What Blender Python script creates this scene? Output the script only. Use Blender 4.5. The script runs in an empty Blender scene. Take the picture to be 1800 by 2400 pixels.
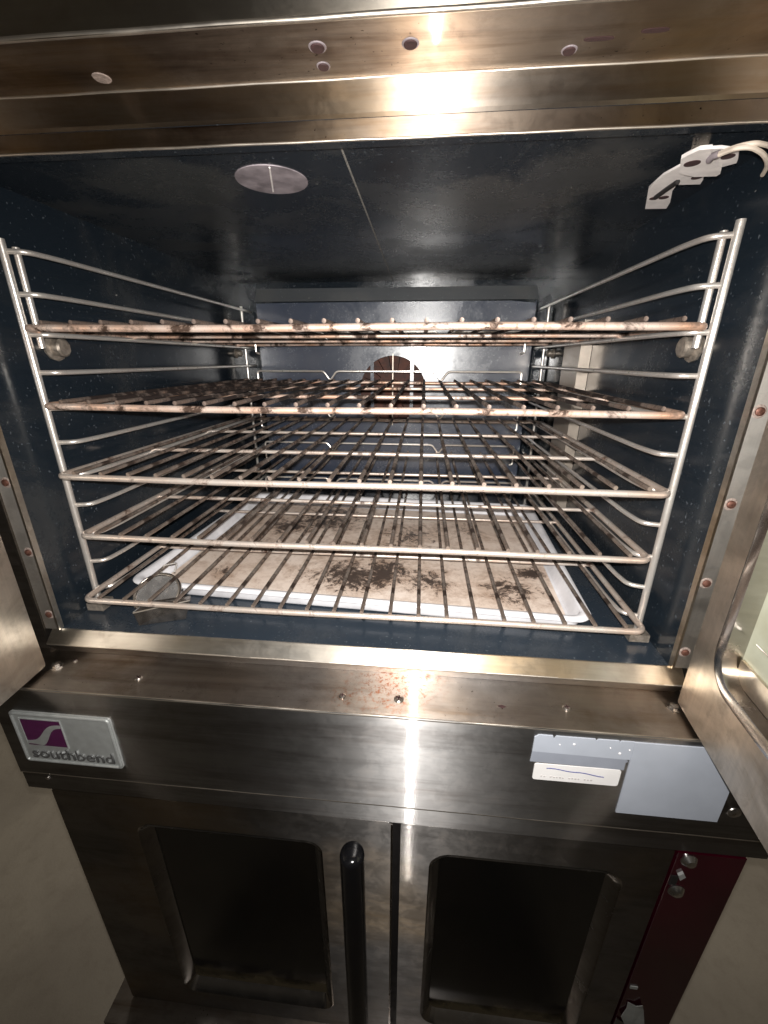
import bpy, bmesh, math, random
from mathutils import Vector, Matrix, Euler
random.seed(7)
C = bpy.context.scene.collection
S = bpy.context.scene
R = math.radians

# ------------------------------------------------------------------ camera, world, flash, exposure
cam_d = bpy.data.cameras.new('camera'); cam = bpy.data.objects.new('camera', cam_d); C.objects.link(cam)
cam.location = (0.08595, -0.47247, -0.11131)
cam.rotation_euler = (R(69.7089), R(-0.1004), R(5.2957))
cam_d.sensor_fit = 'HORIZONTAL'; cam_d.sensor_width = 36; cam_d.lens = 19.353
cam_d.clip_start = 0.01; cam_d.clip_end = 100
S.camera = cam
W = bpy.data.worlds.new('World'); S.world = W; W.use_nodes = True
wn = W.node_tree.nodes; wl = W.node_tree.links
bg = wn['Background']
wtc = wn.new('ShaderNodeTexCoord'); wno = wn.new('ShaderNodeTexNoise'); wno.inputs['Scale'].default_value = 1.7; wno.inputs['Detail'].default_value = 2
wrp = wn.new('ShaderNodeValToRGB')
wrp.color_ramp.elements[0].position = .38; wrp.color_ramp.elements[0].color = (.09, .085, .08, 1)
wrp.color_ramp.elements[1].position = .72; wrp.color_ramp.elements[1].color = (1.0, .86, .68, 1)
wl.new(wtc.outputs['Generated'], wno.inputs['Vector']); wl.new(wno.outputs['Fac'], wrp.inputs['Fac']); wl.new(wrp.outputs['Color'], bg.inputs['Color'])
bg.inputs['Strength'].default_value = .075
fl = bpy.data.lights.new('phone_flash', 'SPOT'); fl.spot_size = R(138); fl.spot_blend = 1; fl.energy = 35; fl.shadow_soft_size = .004; fl.color = (1, .97, .93)
fo = bpy.data.objects.new('phone_flash', fl); C.objects.link(fo); fo.location = (.086, -.468, -.096); fo.rotation_euler = (R(71), 0, R(3))
rl = bpy.data.lights.new('floor_fill_lamp', 'AREA'); rl.shape = 'RECTANGLE'; rl.size = 2.6; rl.size_y = .8; rl.energy = 36; rl.color = (1, .93, .82)  # unseen fill lamp, added behind the oven to brighten the floor
ro_ = bpy.data.objects.new('floor_fill_lamp', rl); C.objects.link(ro_); ro_.location = (0, 2.3, 1.35); ro_.rotation_euler = (R(-28), 0, 0)
S.view_settings.view_transform = 'Standard'; S.view_settings.look = 'None'; S.view_settings.gamma = 1
S.view_settings.use_curve_mapping = False; S.view_settings.exposure = 0.0
S.render.engine = 'CYCLES'

# ------------------------------------------------------------------ materials
class NT:
    def __init__(s, name):
        s.m = bpy.data.materials.new(name); s.m.use_nodes = True
        s.n = s.m.node_tree.nodes; s.l = s.m.node_tree.links; s.b = s.n['Principled BSDF']
        s.tc = s.n.new('ShaderNodeTexCoord')
    def vec(s, scale=(1, 1, 1), loc=(0, 0, 0)):
        mp = s.n.new('ShaderNodeMapping'); mp.inputs['Scale'].default_value = scale; mp.inputs['Location'].default_value = loc
        s.l.new(s.tc.outputs['Object'], mp.inputs['Vector']); return mp.outputs['Vector']
    def noise(s, scale, detail=4, rough=.55, vs=(1, 1, 1), loc=(0, 0, 0), dist=0):
        t = s.n.new('ShaderNodeTexNoise'); t.inputs['Scale'].default_value = scale; t.inputs['Detail'].default_value = detail
        t.inputs['Roughness'].default_value = rough; t.inputs['Distortion'].default_value = dist
        s.l.new(s.vec(vs, loc), t.inputs['Vector']); return t.outputs['Fac']
    def rng(s, v, a, b, c=0, d=1):
        t = s.n.new('ShaderNodeMapRange'); t.inputs[1].default_value = a; t.inputs[2].default_value = b
        t.inputs[3].default_value = c; t.inputs[4].default_value = d; s.l.new(v, t.inputs[0]); return t.outputs[0]
    def mix(s, f, a, b, mode='MIX'):
        t = s.n.new('ShaderNodeMix'); t.data_type = 'RGBA'; t.blend_type = mode
        for k, v in ((0, f), (6, a), (7, b)):
            if isinstance(v, (int, float)): t.inputs[k].default_value = v
            elif isinstance(v, tuple): t.inputs[k].default_value = (*v, 1) if len(v) == 3 else v
            else: s.l.new(v, t.inputs[k])
        return t.outputs[2]
    def math(s, op, a, b=0):
        t = s.n.new('ShaderNodeMath'); t.operation = op; t.use_clamp = op in ('ADD', 'MULTIPLY')
        for k, v in ((0, a), (1, b)):
            if isinstance(v, (int, float)): t.inputs[k].default_value = v
            else: s.l.new(v, t.inputs[k])
        return t.outputs[0]
    def blob(s, p, r):                                   # a stain of radius r round the point p
        t = s.n.new('ShaderNodeVectorMath'); t.operation = 'DISTANCE'; s.l.new(s.tc.outputs['Object'], t.inputs[0]); t.inputs[1].default_value = p
        return s.rng(t.outputs['Value'], r, 0)
    def col(s, v):
        if isinstance(v, tuple): s.b.inputs['Base Color'].default_value = (*v, 1)
        else: s.l.new(v, s.b.inputs['Base Color'])
    def set(s, **k):
        for n, v in k.items():
            n = n.replace('_', ' ')
            if isinstance(v, (int, float)): s.b.inputs[n].default_value = v
            else: s.l.new(v, s.b.inputs[n])
    def bump(s, h, strength=.2, dist=.001):
        t = s.n.new('ShaderNodeBump'); t.inputs['Strength'].default_value = strength; t.inputs['Distance'].default_value = dist
        s.l.new(h, t.inputs['Height']); s.l.new(t.outputs['Normal'], s.b.inputs['Normal'])

def steel(name, base=(.50, .47, .44), stain=(.20, .13, .08), amount=.5, rough=.30, aniso=.75, axis=(1, 0, 0), seed=0, rust=(), gold=.0, specks=0.0, grain=.05, rvar=1.0, core=0, streak=0):
    t = NT(name)
    st = (6, 260, 260) if axis[0] else ((260, 260, 6) if axis[2] else (260, 6, 260))
    gr = t.noise(1, 3, .6, st, (seed, seed, 0))
    big = t.noise(7, 5, .62, (1, 1.6, 2.2), (seed * 3.1, 1.7, seed), .6)
    fine = t.noise(34, 5, .7, (1, 1, 1), (seed, 4, 2), .3)
    f = t.math('MULTIPLY', t.rng(big, .42, .72), amount)
    if streak: f = t.math('ADD', f, t.math('MULTIPLY', t.rng(t.noise(1, 5, .7, (2.5, 34, 34), (seed, 2, 7), .3), .48, .66), streak))
    c = t.mix(f, base, stain)
    c = t.mix(t.math('MULTIPLY', t.rng(fine, .52, .75), amount * .6), c, (.13, .09, .06))
    if gold: c = t.mix(t.math('MULTIPLY', t.rng(t.noise(5, 3, .5, (1, 1, 1), (9 + seed, 2, 3)), .45, .65), gold), c, (.66, .42, .16))
    c = t.mix(t.rng(gr, .3, .7, 0, grain * 4), c, (.25, .24, .23))
    for p, r in rust:
        k = t.math('MULTIPLY', t.blob(p, r), t.rng(t.noise(150, 5, .8), .50, .66))
        c = t.mix(t.math('MULTIPLY', k, 1.1), c, (.32, .11, .045))
    if specks:
        sp = t.noise(330, 2, .5, (1, 1, 1), (seed, 0, 5))
        msk = t.math('MULTIPLY', t.rng(sp, .70, .74), t.rng(t.noise(9, 2, .5, (1, 1, 1), (3, seed, 1)), .5, .62))
        c = t.mix(t.math('MULTIPLY', msk, specks), c, (.04, .02, .012))
    t.col(c)
    ro = t.math('ADD', t.rng(big, .3, .75, rough - .04 * rvar, rough + .10 * rvar), t.rng(fine, .45, .75, -.02 * rvar, .10 * rvar))
    t.set(Metallic=1.0, Roughness=ro, Anisotropic=aniso, Anisotropic_Rotation=.25)
    cx = t.n.new('ShaderNodeCombineXYZ')
    for i in range(3): cx.inputs[i].default_value = axis[i] + (.001 if not axis[i] else 0)
    t.l.new(cx.outputs[0], t.b.inputs['Tangent'])
    t.bump(t.mix(.35, gr, fine), .12, .0006)
    if core:      # fine brushing grooves: facets tilted at random across the grain
        b2 = t.n.new('ShaderNodeBsdfPrincipled'); t.l.new(c, b2.inputs['Base Color']) if not isinstance(c, tuple) else None
        b2.inputs['Metallic'].default_value = 1; b2.inputs['Roughness'].default_value = .08
        ge = t.n.new('ShaderNodeNewGeometry'); cr = t.n.new('ShaderNodeVectorMath'); cr.operation = 'CROSS_PRODUCT'
        t.l.new(ge.outputs['Normal'], cr.inputs[0]); cr.inputs[1].default_value = axis
        wh = t.n.new('ShaderNodeTexWhiteNoise'); wh.noise_dimensions = '3D'; t.l.new(t.vec((9173, 9173, 9173)), wh.inputs['Vector'])
        g = t.rng(wh.outputs['Value'], 0, 1, -1.9, 1.9)
        sc = t.n.new('ShaderNodeVectorMath'); sc.operation = 'SCALE'; t.l.new(cr.outputs[0], sc.inputs[0]); t.l.new(g, sc.inputs['Scale'])
        ad = t.n.new('ShaderNodeVectorMath'); ad.operation = 'ADD'; t.l.new(ge.outputs['Normal'], ad.inputs[0]); t.l.new(sc.outputs[0], ad.inputs[1])
        no = t.n.new('ShaderNodeVectorMath'); no.operation = 'NORMALIZE'; t.l.new(ad.outputs[0], no.inputs[0]); t.l.new(no.outputs[0], b2.inputs['Normal'])
        mx = t.n.new('ShaderNodeMixShader'); mx.inputs[0].default_value = core
        t.l.new(t.b.outputs[0], mx.inputs[1]); t.l.new(b2.outputs[0], mx.inputs[2]); t.l.new(mx.outputs[0], t.n['Material Output'].inputs['Surface'])
    return t.m

M = {}
M['panel'] = steel('brushed_steel_front', base=(.40, .39, .385), stain=(.17, .15, .14), amount=.40, rough=.415, aniso=.955, seed=1, rvar=.6, core=.095, streak=.6)
M['ledge'] = steel('stained_steel_ledge', base=(.56, .53, .51), stain=(.14, .10, .08), amount=.75, rough=.38, aniso=.9, seed=2, core=.10, streak=.4, specks=1.0,
                   rust=(((.069, -.093, -.487), .045), ((.04, -.075, -.487), .07), ((.003, -.095, -.487), .02), ((.10, -.06, -.487), .04), ((.065, -.055, -.487), .05)), gold=.15)
M['sill'] = steel('heat_tinted_steel_sill', base=(.74, .70, .63), amount=.35, rough=.42, aniso=.6, streak=.3, seed=3, core=.12, gold=.5)
M['header'] = steel('heat_tinted_steel_header', base=(.44, .36, .29), stain=(.13, .08, .05), amount=.85, rough=.36, aniso=.85, seed=4, core=.07, streak=.7, gold=.55, specks=1.0)
M['headerband'] = steel('heat_tinted_steel_band', base=(.42, .37, .32), amount=.6, rough=.35, aniso=.92, streak=.6, seed=13, core=.08, gold=.25)
M['headerface'] = steel('dark_steel_header_face', base=(.48, .44, .38), amount=.4, rough=.43, aniso=.95, seed=8, core=.15)
M['flange'] = steel('steel_side_flange', base=(.66, .63, .58), stain=(.22, .18, .15), amount=.6, rough=.50, aniso=.5, axis=(0, 0, 1), seed=5)
M['doorinner'] = steel('stained_steel_door_liner', base=(.62, .56, .49), stain=(.20, .16, .12), amount=.7, rough=.40, aniso=.2, axis=(0, 0, 1), seed=6, gold=.15)
M['lowerdoor'] = steel('dark_brushed_steel_door', base=(.27, .255, .245), stain=(.08, .07, .06), amount=.6, rough=.36, aniso=.93, seed=7, core=.05, streak=.3, gold=.2)
M['doorframe'] = steel('polished_steel_window_frame', base=(.5, .48, .46), amount=.3, rough=.2, aniso=0, seed=9)
M['gap'] = steel('dark_steel_recess', base=(.10, .085, .07), stain=(.03, .02, .015), amount=.8, rough=.5, aniso=0, seed=11)  # dark brown steel for the recesses and the body sheets

def simple(name, col, rough=.5, metal=0, var=.25, scale=30, coat=0):
    t = NT(name); n = t.noise(scale, 4, .6)
    dark = tuple(c * (1 - var) for c in col)
    t.col(t.mix(t.rng(n, .35, .65), dark, col)); t.set(Roughness=t.rng(n, .3, .7, max(.02, rough - .06), rough + .08), Metallic=metal)
    if coat: t.set(Coat_Weight=coat)
    t.bump(n, .06, .0008); return t.m

def enamel(name, base, seed, haze=.25, rough=.13, coat=0, patches=()):
    t = NT(name)
    sp = t.noise(260, 1, .4, (1, 1, 1), (seed, 0, 0)); sp2 = t.noise(95, 2, .5, (1, 1, 1), (0, seed, 0))
    dirt = t.noise(8, 6, .68, (1, 1, 1), (seed, seed, 1), .5)
    c = t.mix(t.math('MULTIPLY', t.rng(dirt, .5, .75), haze), base, (.10, .095, .085))
    c = t.mix(t.math('MULTIPLY', t.rng(sp, .71, .77), .45), c, (.16, .18, .20))
    c = t.mix(t.math('MULTIPLY', t.rng(sp2, .77, .80), .8), c, (.35, .33, .30))
    t.col(c); t.set(Roughness=t.math('ADD', t.rng(dirt, .35, .75, rough, rough + .20), t.rng(sp, .4, .8, 0, .06)), IOR=1.55)
    if coat: t.set(Coat_Weight=coat, Coat_Roughness=.45, IOR=1.85)
    for p, rr, cc in patches:
        k = t.math('MULTIPLY', t.rng(t.math('ADD', t.blob(p, rr), t.noise(16, 6, .75, (1, 1, 1), (2, 6, 1), .6)), .78, 1.0), .9); c = t.mix(k, c, cc)
    t.col(c)
    orange = t.noise(60, 2, .5)
    t.bump(orange, .05, .001); return t.m
M['enamel'] = enamel('speckled_navy_enamel', (.0105, .0155, .0215), 1)
M['enamel_top'] = enamel('dusty_navy_enamel_ceiling', (.014, .018, .023), 2, .4, .17, 0, (((.16, .16, .0665), .16, (.065, .062, .058)), ((.24, .06, .0665), .10, (.05, .05, .05)), ((-.20, .05, .0665), .12, (.04, .042, .042)), ((.05, .3, .0665), .15, (.035, .035, .036))))
M['enamel_back'] = enamel('navy_enamel_baffle', (.026, .038, .068), 3, .15, .14, .55)
M['enamel_floor'] = enamel('navy_enamel_floor', (.022, .031, .043), 4, .2, .14)
M['band'] = enamel('grey_enamel_band', (.055, .060, .065), 5, .4, .35)

def wire(name, base, burnt, lo, hi, rough, rusty=(.42, .18, .07), rk=.4, met=.9):
    t = NT(name)
    a = t.noise(26, 5, .7, (1, 1, 1), (2, 2, 2), .4); b = t.noise(140, 4, .7); k = t.rng(a, lo, hi)
    c = t.mix(t.math('MULTIPLY', t.rng(t.noise(16, 3, .6, (1, 1, 1), (5, 1, 8)), .42, .66), rk), base, rusty)
    f = t.math('MULTIPLY', t.math('ADD', k, t.rng(b, .58, .7, 0, .5)), 1)
    c = t.mix(f, c, burnt); t.col(c)
    t.set(Metallic=t.rng(f, 0, 1, met, .25), Roughness=t.rng(f, 0, 1, rough, .72))
    t.bump(b, .35, .0009); return t.m
M['bar'] = wire('tarnished_chrome_bar', (.72, .65, .59), (.08, .042, .028), .55, .67, .40, (.60, .38, .25), .45, .65)
M['barburnt'] = wire('burnt_chrome_bar', (.74, .60, .52), (.05, .028, .018), .49, .60, .42, (.60, .33, .20), .8, .55)
M['wireburnt'] = wire('charred_rack_wire', (.36, .29, .25), (.020, .012, .010), .32, .52, .45)
M['wire'] = wire('burnt_rack_wire', (.46, .39, .34), (.030, .018, .013), .40, .60, .40)
M['chrome'] = wire('dull_chrome_wire', (.84, .80, .75), (.12, .08, .05), .66, .78, .30, rk=.15, met=.75)
M['screw'] = simple('worn_screw_steel', (.62, .58, .54), .3, 1, .4, 300)
M['rivet'] = simple('rusty_rivet', (.24, .11, .08), .45, .6, .5, 400)
M['ring'] = simple('mineral_crust_ring', (.38, .30, .26), .7, .1, .5, 500)
M['hole'] = simple('dark_rust_hole', (.05, .02, .02), .8, 0, .4, 400)
M['black'] = simple('glossy_black_plastic', (.006, .006, .007), .13, 0, .3, 60)
M['gasket'] = simple('dark_seam_filler', (.012, .010, .010), .6, 0, .3, 90)
M['silver'] = simple('cast_silver_badge', (.56, .58, .57), .38, .55, .12, 90)
M['silverdark'] = simple('letter_shadow_grey', (.17, .17, .17), .4, .5, .15, 90)
M['purple'] = simple('purple_badge_enamel', (.085, .012, .065), .4, 0, .25, 200)
M['burgundy'] = simple('burgundy_control_panel', (.034, .0008, .006), .12, 0, .3, 12)
M['grey_sticker'] = simple('pale_grey_sticker', (.40, .43, .49), .5, 0, .07, 25)
M['grey_sticker2'] = simple('grey_sticker_backing', (.27, .29, .34), .55, 0, .1, 40)
M['white'] = simple('white_paper_label', (.80, .78, .77), .6, 0, .04, 60)
M['faint'] = simple('faded_print', (.58, .55, .54), .7, 0, .1, 60)
M['ink'] = simple('blue_ballpoint_ink', (.05, .06, .22), .5, 0, .1, 60)
M['glue'] = simple('torn_label_paper', (.45, .46, .44), .7, 0, .25, 70)
M['pan'] = simple('bright_aluminium_rim', (.84, .83, .86), .5, 0, .22, 24)
M['bright'] = simple('folded_bright_sheet', (.66, .63, .60), .30, .6, .3, 40)
M['case'] = simple('smoky_polished_steel', (.42, .38, .35), .20, .95, .4, 60)
M['dialm'] = simple('silvery_dial_face', (.52, .51, .50), .24, .75, .35, 70)
M['ceramic'] = simple('pale_sensor_bracket', (.86, .80, .77), .5, 0, .15, 70)
M['cable'] = simple('cream_probe_wire', (.70, .60, .50), .55, 0, .2, 90)
M['fan'] = simple('rusty_fan_housing', (.13, .050, .034), .7, 0, .75, 45)
M['vent'] = simple('dull_vent_metal', (.36, .31, .33), .6, .3, .45, 45)
M['whitedust'] = simple('seam_line', (.32, .30, .27), .55, .2, .5, 200)
M['probe'] = simple('pale_cover_metal', (.52, .45, .38), .4, .6, .2, 30)
M['peg'] = simple('scaly_thumb_screw', (.52, .45, .38), .35, .7, .5, 160)

def pan_bottom():
    t = NT('baked_tan_pan_bottom')
    a = t.noise(6, 5, .6); b = t.noise(30, 5, .7)
    c = t.mix(t.rng(a, .35, .65), (.88, .76, .67), (.74, .60, .50))
    c = t.mix(t.math('MULTIPLY', t.rng(b, .48, .70), .55), c, (.36, .23, .15))
    n1 = t.noise(60, 8, .85, (1, 1, 1), (4, 4, 0), 1.4)
    tot = None
    for p, r, s in (((-.03, .13, -.448), .10, 1.0), ((.03, .14, -.448), .09, 1.0), ((.10, .12, -.448), .07, .8), ((.23, .10, -.448), .075, .9), ((.27, .16, -.448), .05, .8),
                    ((-.10, .13, -.448), .05, .7), ((-.12, .38, -.448), .14, .95), ((.07, .30, -.448), .11, .7), ((-.22, .24, -.448), .07, .7), ((-.19, .33, -.448), .10, .8), ((.18, .35, -.448), .09, .55), ((-.05, .22, -.448), .10, .62), ((-.02, .09, -.448), .06, .8), ((-.24, .12, -.448), .05, .6)):
        k = t.math('MULTIPLY', t.blob(p, r), s); tot = k if tot is None else t.math('MAXIMUM', tot, k)
    n2 = t.noise(17, 5, .7, (1, 1, 1), (1, 4, 0), 1.5)
    msk = t.math('ADD', t.math('MULTIPLY', tot, .24), t.mix(.35, n1, n2)); mh = t.math('ADD', t.math('MULTIPLY', tot, .25), t.mix(.5, n1, n2))
    burn = t.rng(msk, .63, .67); halo = t.rng(mh, .52, .68)
    c = t.mix(t.math('MULTIPLY', halo, .65), c, (.36, .22, .14)); c = t.mix(t.math('MULTIPLY', burn, .92), c, (.035, .025, .022))
    t.col(c); t.set(Roughness=t.rng(burn, 0, 1, .62, .42), Metallic=.1); t.bump(n1, .3, .0015); return t.m
M['panbottom'] = pan_bottom()
def concrete():
    t = NT('worn_concrete'); a = t.noise(2.2, 6, .62, dist=.5); b = t.noise(22, 5, .7); d = t.noise(160, 3, .6)
    c = t.mix(t.rng(a, .35, .68), (.40, .35, .28), (.29, .25, .20)); c = t.mix(t.math('MULTIPLY', t.rng(b, .5, .72), .3), c, (.20, .16, .12))
    t.col(c); t.set(Roughness=t.rng(a, .3, .7, .5, .72)); t.bump(t.mix(.5, b, d), .25, .004); return t.m
M['floor'] = concrete()
def glass_dark():
    t = NT('smoked_window_glass'); a = t.noise(5, 4, .6, (1, 1, 1), (0, 3, 2)); g = t.rng(a, .4, .7)
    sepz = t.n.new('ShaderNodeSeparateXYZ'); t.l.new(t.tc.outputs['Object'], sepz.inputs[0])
    floor_refl = t.rng(t.math('SUBTRACT', t.rng(sepz.outputs['Z'], -1.07, -1.15, 0, 1), t.rng(t.noise(30, 4, .6), .3, .7, 0, .45)), .1, .5, 0, .7)  # tan band low down: the floor's reflection painted into the glass colour
    t.col(t.mix(floor_refl, t.mix(g, (.003, .003, .003), (.006, .005, .004)), (.16, .13, .08))); t.set(Roughness=t.rng(a, .3, .7, .05, .12), IOR=1.5); return t.m
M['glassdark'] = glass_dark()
def glass_olive():
    t = NT('grimy_olive_window_glass'); a = t.noise(10, 5, .65); b = t.noise(40, 4, .6)
    t.col(t.mix(t.rng(a, .35, .7), (.52, .53, .42), (.38, .37, .26))); t.set(Roughness=t.rng(b, .3, .7, .06, .2), Transmission_Weight=.1, IOR=1.5); return t.m
M['glassolive'] = glass_olive()

# ------------------------------------------------------------------ mesh helpers
def obj(name, bm, mat, parent=None, smooth=False, world=True, bev=0):
    if bev:
        es = [e for e in bm.edges if len(e.link_faces) == 2 and e.calc_face_angle(0) > .6]
        bmesh.ops.bevel(bm, geom=es, offset=bev, segments=3, profile=.5, affect='EDGES', clamp_overlap=True)
    bmesh.ops.recalc_face_normals(bm, faces=bm.faces)
    me = bpy.data.meshes.new(name); bm.to_mesh(me); bm.free()
    me.materials.append(M[mat] if isinstance(mat, str) else mat)
    if smooth or bev:
        for p in me.polygons: p.use_smooth = True
        me.set_sharp_from_angle(angle=R(38))
    o = bpy.data.objects.new(name, me); C.objects.link(o)
    if parent:
        o.parent = parent
        if world: o.matrix_parent_inverse = wm(parent).inverted()
    return o
def wm(o):
    m = Matrix.Translation(o.location) @ o.rotation_euler.to_matrix().to_4x4()
    return (wm(o.parent) @ o.matrix_parent_inverse @ m) if o.parent else m
def thing(name, label, cat, loc=(0, 0, 0), group=None, rot=(0, 0, 0)):
    o = bpy.data.objects.new(name, None); C.objects.link(o); o.location = loc; o.rotation_euler = rot
    o.empty_display_size = .02; o['label'] = label; o['category'] = cat
    if group: o['group'] = group
    return o
def B(): return bmesh.new()
def box(bm, x0, x1, y0, y1, z0, z1, mtx=None):
    v = [bm.verts.new((x, y, z)) for x in (x0, x1) for y in (y0, y1) for z in (z0, z1)]
    for f in ((0, 1, 3, 2), (4, 6, 7, 5), (0, 4, 5, 1), (2, 3, 7, 6), (0, 2, 6, 4), (1, 5, 7, 3)): bm.faces.new([v[i] for i in f])
    if mtx: bmesh.ops.transform(bm, matrix=mtx, verts=v)
    return bm
def prism(bm, pts, n, depth):
    """extrude the planar outline pts along n by depth"""
    n = Vector(n).normalized() * depth
    a = [bm.verts.new(Vector(p)) for p in pts]; b = [bm.verts.new(Vector(p) + n) for p in pts]
    bm.faces.new(a); bm.faces.new(b[::-1])
    for i in range(len(a)): bm.faces.new((a[i], b[i], b[(i + 1) % len(a)], a[(i + 1) % len(a)]))
    return bm
def rrect(x0, x1, z0, z1, r, n=8):
    out = []
    for cx, cz, a0 in ((x1 - r, z1 - r, 0), (x0 + r, z1 - r, 90), (x0 + r, z0 + r, 180), (x1 - r, z0 + r, 270)):
        for i in range(n + 1):
            a = R(a0 + 90 * i / n); out.append((cx + r * math.cos(a), cz + r * math.sin(a)))
    return out
def fillet(pts, r, n=5):
    P = [Vector(p) for p in pts]; out = [P[0]]
    for i in range(1, len(P) - 1):
        a, b, c = P[i - 1], P[i], P[i + 1]; d1 = (a - b); d2 = (c - b); k = min(r, d1.length * .49, d2.length * .49)
        p0 = b + d1.normalized() * k; p1 = b + d2.normalized() * k
        for j in range(n + 1):
            t = j / n; out.append(p0 * (1 - t) ** 2 + b * 2 * t * (1 - t) + p1 * t * t)
    out.append(P[-1]); return out
def tube(bm, pts, r, seg=10, closed=False, wob=0):
    P = [Vector(p) for p in pts]
    n = len(P); up = None; rings = []
    for i in range(n):
        if closed: d = (P[(i + 1) % n] - P[i - 1]).normalized()
        else: d = (P[min(i + 1, n - 1)] - P[max(i - 1, 0)]).normalized()
        if up is None:
            up = d.orthogonal().normalized()
        up = (up - d * up.dot(d)).normalized(); sd = d.cross(up)
        rr = r * (1 + wob * (random.random() - .5))
        rings.append([bm.verts.new(P[i] + up * math.cos(2 * math.pi * k / seg) * rr + sd * math.sin(2 * math.pi * k / seg) * rr) for k in range(seg)])
    for i in range(n if closed else n - 1):
        a, b = rings[i], rings[(i + 1) % n]
        off = 0
        if closed and i == n - 1: off = min(range(seg), key=lambda o: (a[0].co - b[o].co).length)
        for k in range(seg): bm.faces.new((a[k], a[(k + 1) % seg], b[(k + 1 + off) % seg], b[(k + off) % seg]))
    if not closed: bm.faces.new(rings[0][::-1]); bm.faces.new(rings[-1])
    return bm
def lathe(bm, prof, loc, axis, seg=28):
    """prof = [(radius, height)] revolved round axis through loc"""
    q = Vector((0, 0, 1)).rotation_difference(Vector(axis).normalized()).to_matrix().to_4x4(); m = Matrix.Translation(loc) @ q
    rings = []
    for r, h in prof:
        rings.append([bm.verts.new(m @ Vector((r * math.cos(2 * math.pi * k / seg), r * math.sin(2 * math.pi * k / seg), h))) for k in range(seg)])
    for a, b in zip(rings, rings[1:]):
        for k in range(seg): bm.faces.new((a[k], a[(k + 1) % seg], b[(k + 1) % seg], b[k]))
    bm.faces.new(rings[0][::-1]); bm.faces.new(rings[-1]); return bm
def sub(a, b, n=24): return [Vector(a).lerp(Vector(b), i / n) for i in range(n + 1)]

# ------------------------------------------------------------------ setting
FZ = -1.50
bm = B(); box(bm, -9, 9, -9, 9, FZ - .1, FZ)
fo_ = obj('floor', bm, 'floor'); fo_['kind'] = 'structure'

# ------------------------------------------------------------------ upper oven
up = thing('convection_oven', 'upper stainless steel convection oven standing open, navy enamel inside, silver badge on its front panel', 'oven', (0, .3, -.627), 'two stacked convection ovens')
X0, X1 = -.386, .386; ZB, ZT = -.450, .0665; YF, YB = -.05, .66
YL, ZL, ZP = -.1175, -.487, -.632         # ledge front, ledge height, front panel bottom
LX, RX = -.436, .507
bm = B(); box(bm, X0 - .008, X0, YF + .002, YB, ZB - .01, ZT); obj('cavity_wall', bm, 'enamel', up)
bm = B(); box(bm, X1, X1 + .008, YF + .002, YB, ZB - .01, ZT); obj('cavity_wall', bm, 'enamel', up)
bm = B(); box(bm, X0 - .008, X1 + .008, YB, YB + .01, ZB - .01, ZT + .01); obj('cavity_back', bm, 'enamel', up)
bm = B(); box(bm, X0, X1, YF + .001, YB, ZB - .01, ZB - .0005); obj('cavity_floor', bm, 'enamel_floor', up)
ce = B(); box(ce, X0 - .008, X1 + .008, YF + .012, YB, ZT, ZT + .01); ce = obj('cavity_ceiling', ce, 'enamel_top', up)
bm = B(); tube(bm, [(.005 - .002 * i / 20, -.03 + .69 * i / 20, ZT) for i in range(21)], .0011, 6); obj('seam', bm, 'whitedust', ce)
# vent disc of the ceiling: a shallow recess with a split damper
bm = B(); lathe(bm, [(.0378, 0), (.0375, -.0012), (.035, -.0014), (.02, -.0013)], (-.0815, .046, ZT + .0005), (0, 0, 1), 36); vd = obj('vent_disc', bm, 'vent', ce, True)
bm = B(); tube(bm, [(-.0722, .0125, ZT - .0012), (-.0900, .0735, ZT - .0012)], .0009, 6); obj('damper_rib', bm, 'ceramic', vd)
# lip of the ceiling behind the header
bm = B(); box(bm, X0, X1, YF + .0008, YF + .0115, .0578, ZT + .01); obj('ceiling_lip', bm, 'enamel_top', up)
# fan baffle with its round inlet
bY = .61; fc = (.008, -.185); fr = .0825
bm = B(); n = 64; x0, x1, z0, z1 = -.325, .335, ZB, .016
inner, outer = [], []
for i in range(n):
    a = 2 * math.pi * (i + .5) / n; c, s = math.cos(a), math.sin(a)
    inner.append(bm.verts.new((fc[0] + fr * c, bY, fc[1] + fr * s)))
    t = min([((x1 if c > 0 else x0) - fc[0]) / c if abs(c) > 1e-6 else 9, ((z1 if s > 0 else z0) - fc[1]) / s if abs(s) > 1e-6 else 9])
    outer.append(bm.verts.new((fc[0] + t * c, bY, fc[1] + t * s)))
for i in range(n):
    j = (i + 1) % n; bm.faces.new((inner[i], inner[j], outer[j], outer[i]))
for cx_, cz_ in ((x0, z0), (x0, z1), (x1, z0), (x1, z1)):      # square corners
    v = bm.verts.new((cx_, bY, cz_))
    best = min(range(n), key=lambda i: (outer[i].co - v.co).length + (outer[(i + 1) % n].co - v.co).length)
    bm.faces.new((outer[best], outer[(best + 1) % n], v))
ex = bmesh.ops.extrude_face_region(bm, geom=bm.faces[:]); bmesh.ops.translate(bm, vec=(0, .002, 0), verts=[g for g in ex['geom'] if isinstance(g, bmesh.types.BMVert)])
baf = obj('fan_baffle', bm, 'enamel_back', up)
bm = B(); prism(bm, [(-.330, bY - .002, .0185), (.341, bY - .002, .0185), (.334, bY + .003, .047), (-.323, bY + .003, .047)], (0, 1, 0), .004); obj('baffle_top_band', bm, 'band', baf)
for s in (-1, 1):
    bm = B(); sx = s * .330 + .005; prism(bm, [(sx, bY, ZB), (sx, bY, .016), (sx + s * .014, bY + .038, .016), (sx + s * .014, bY + .038, ZB)], (s, 0, 0), .002); obj('baffle_side_flange', bm, 'enamel_back', baf)
bm = B(); lathe(bm, [(.10, .0), (.10, -.004)], (fc[0], YB - .001, fc[1]), (0, 1, 0), 40)
fw = obj('fan_wheel', bm, 'fan', up)
bm = B()
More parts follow.
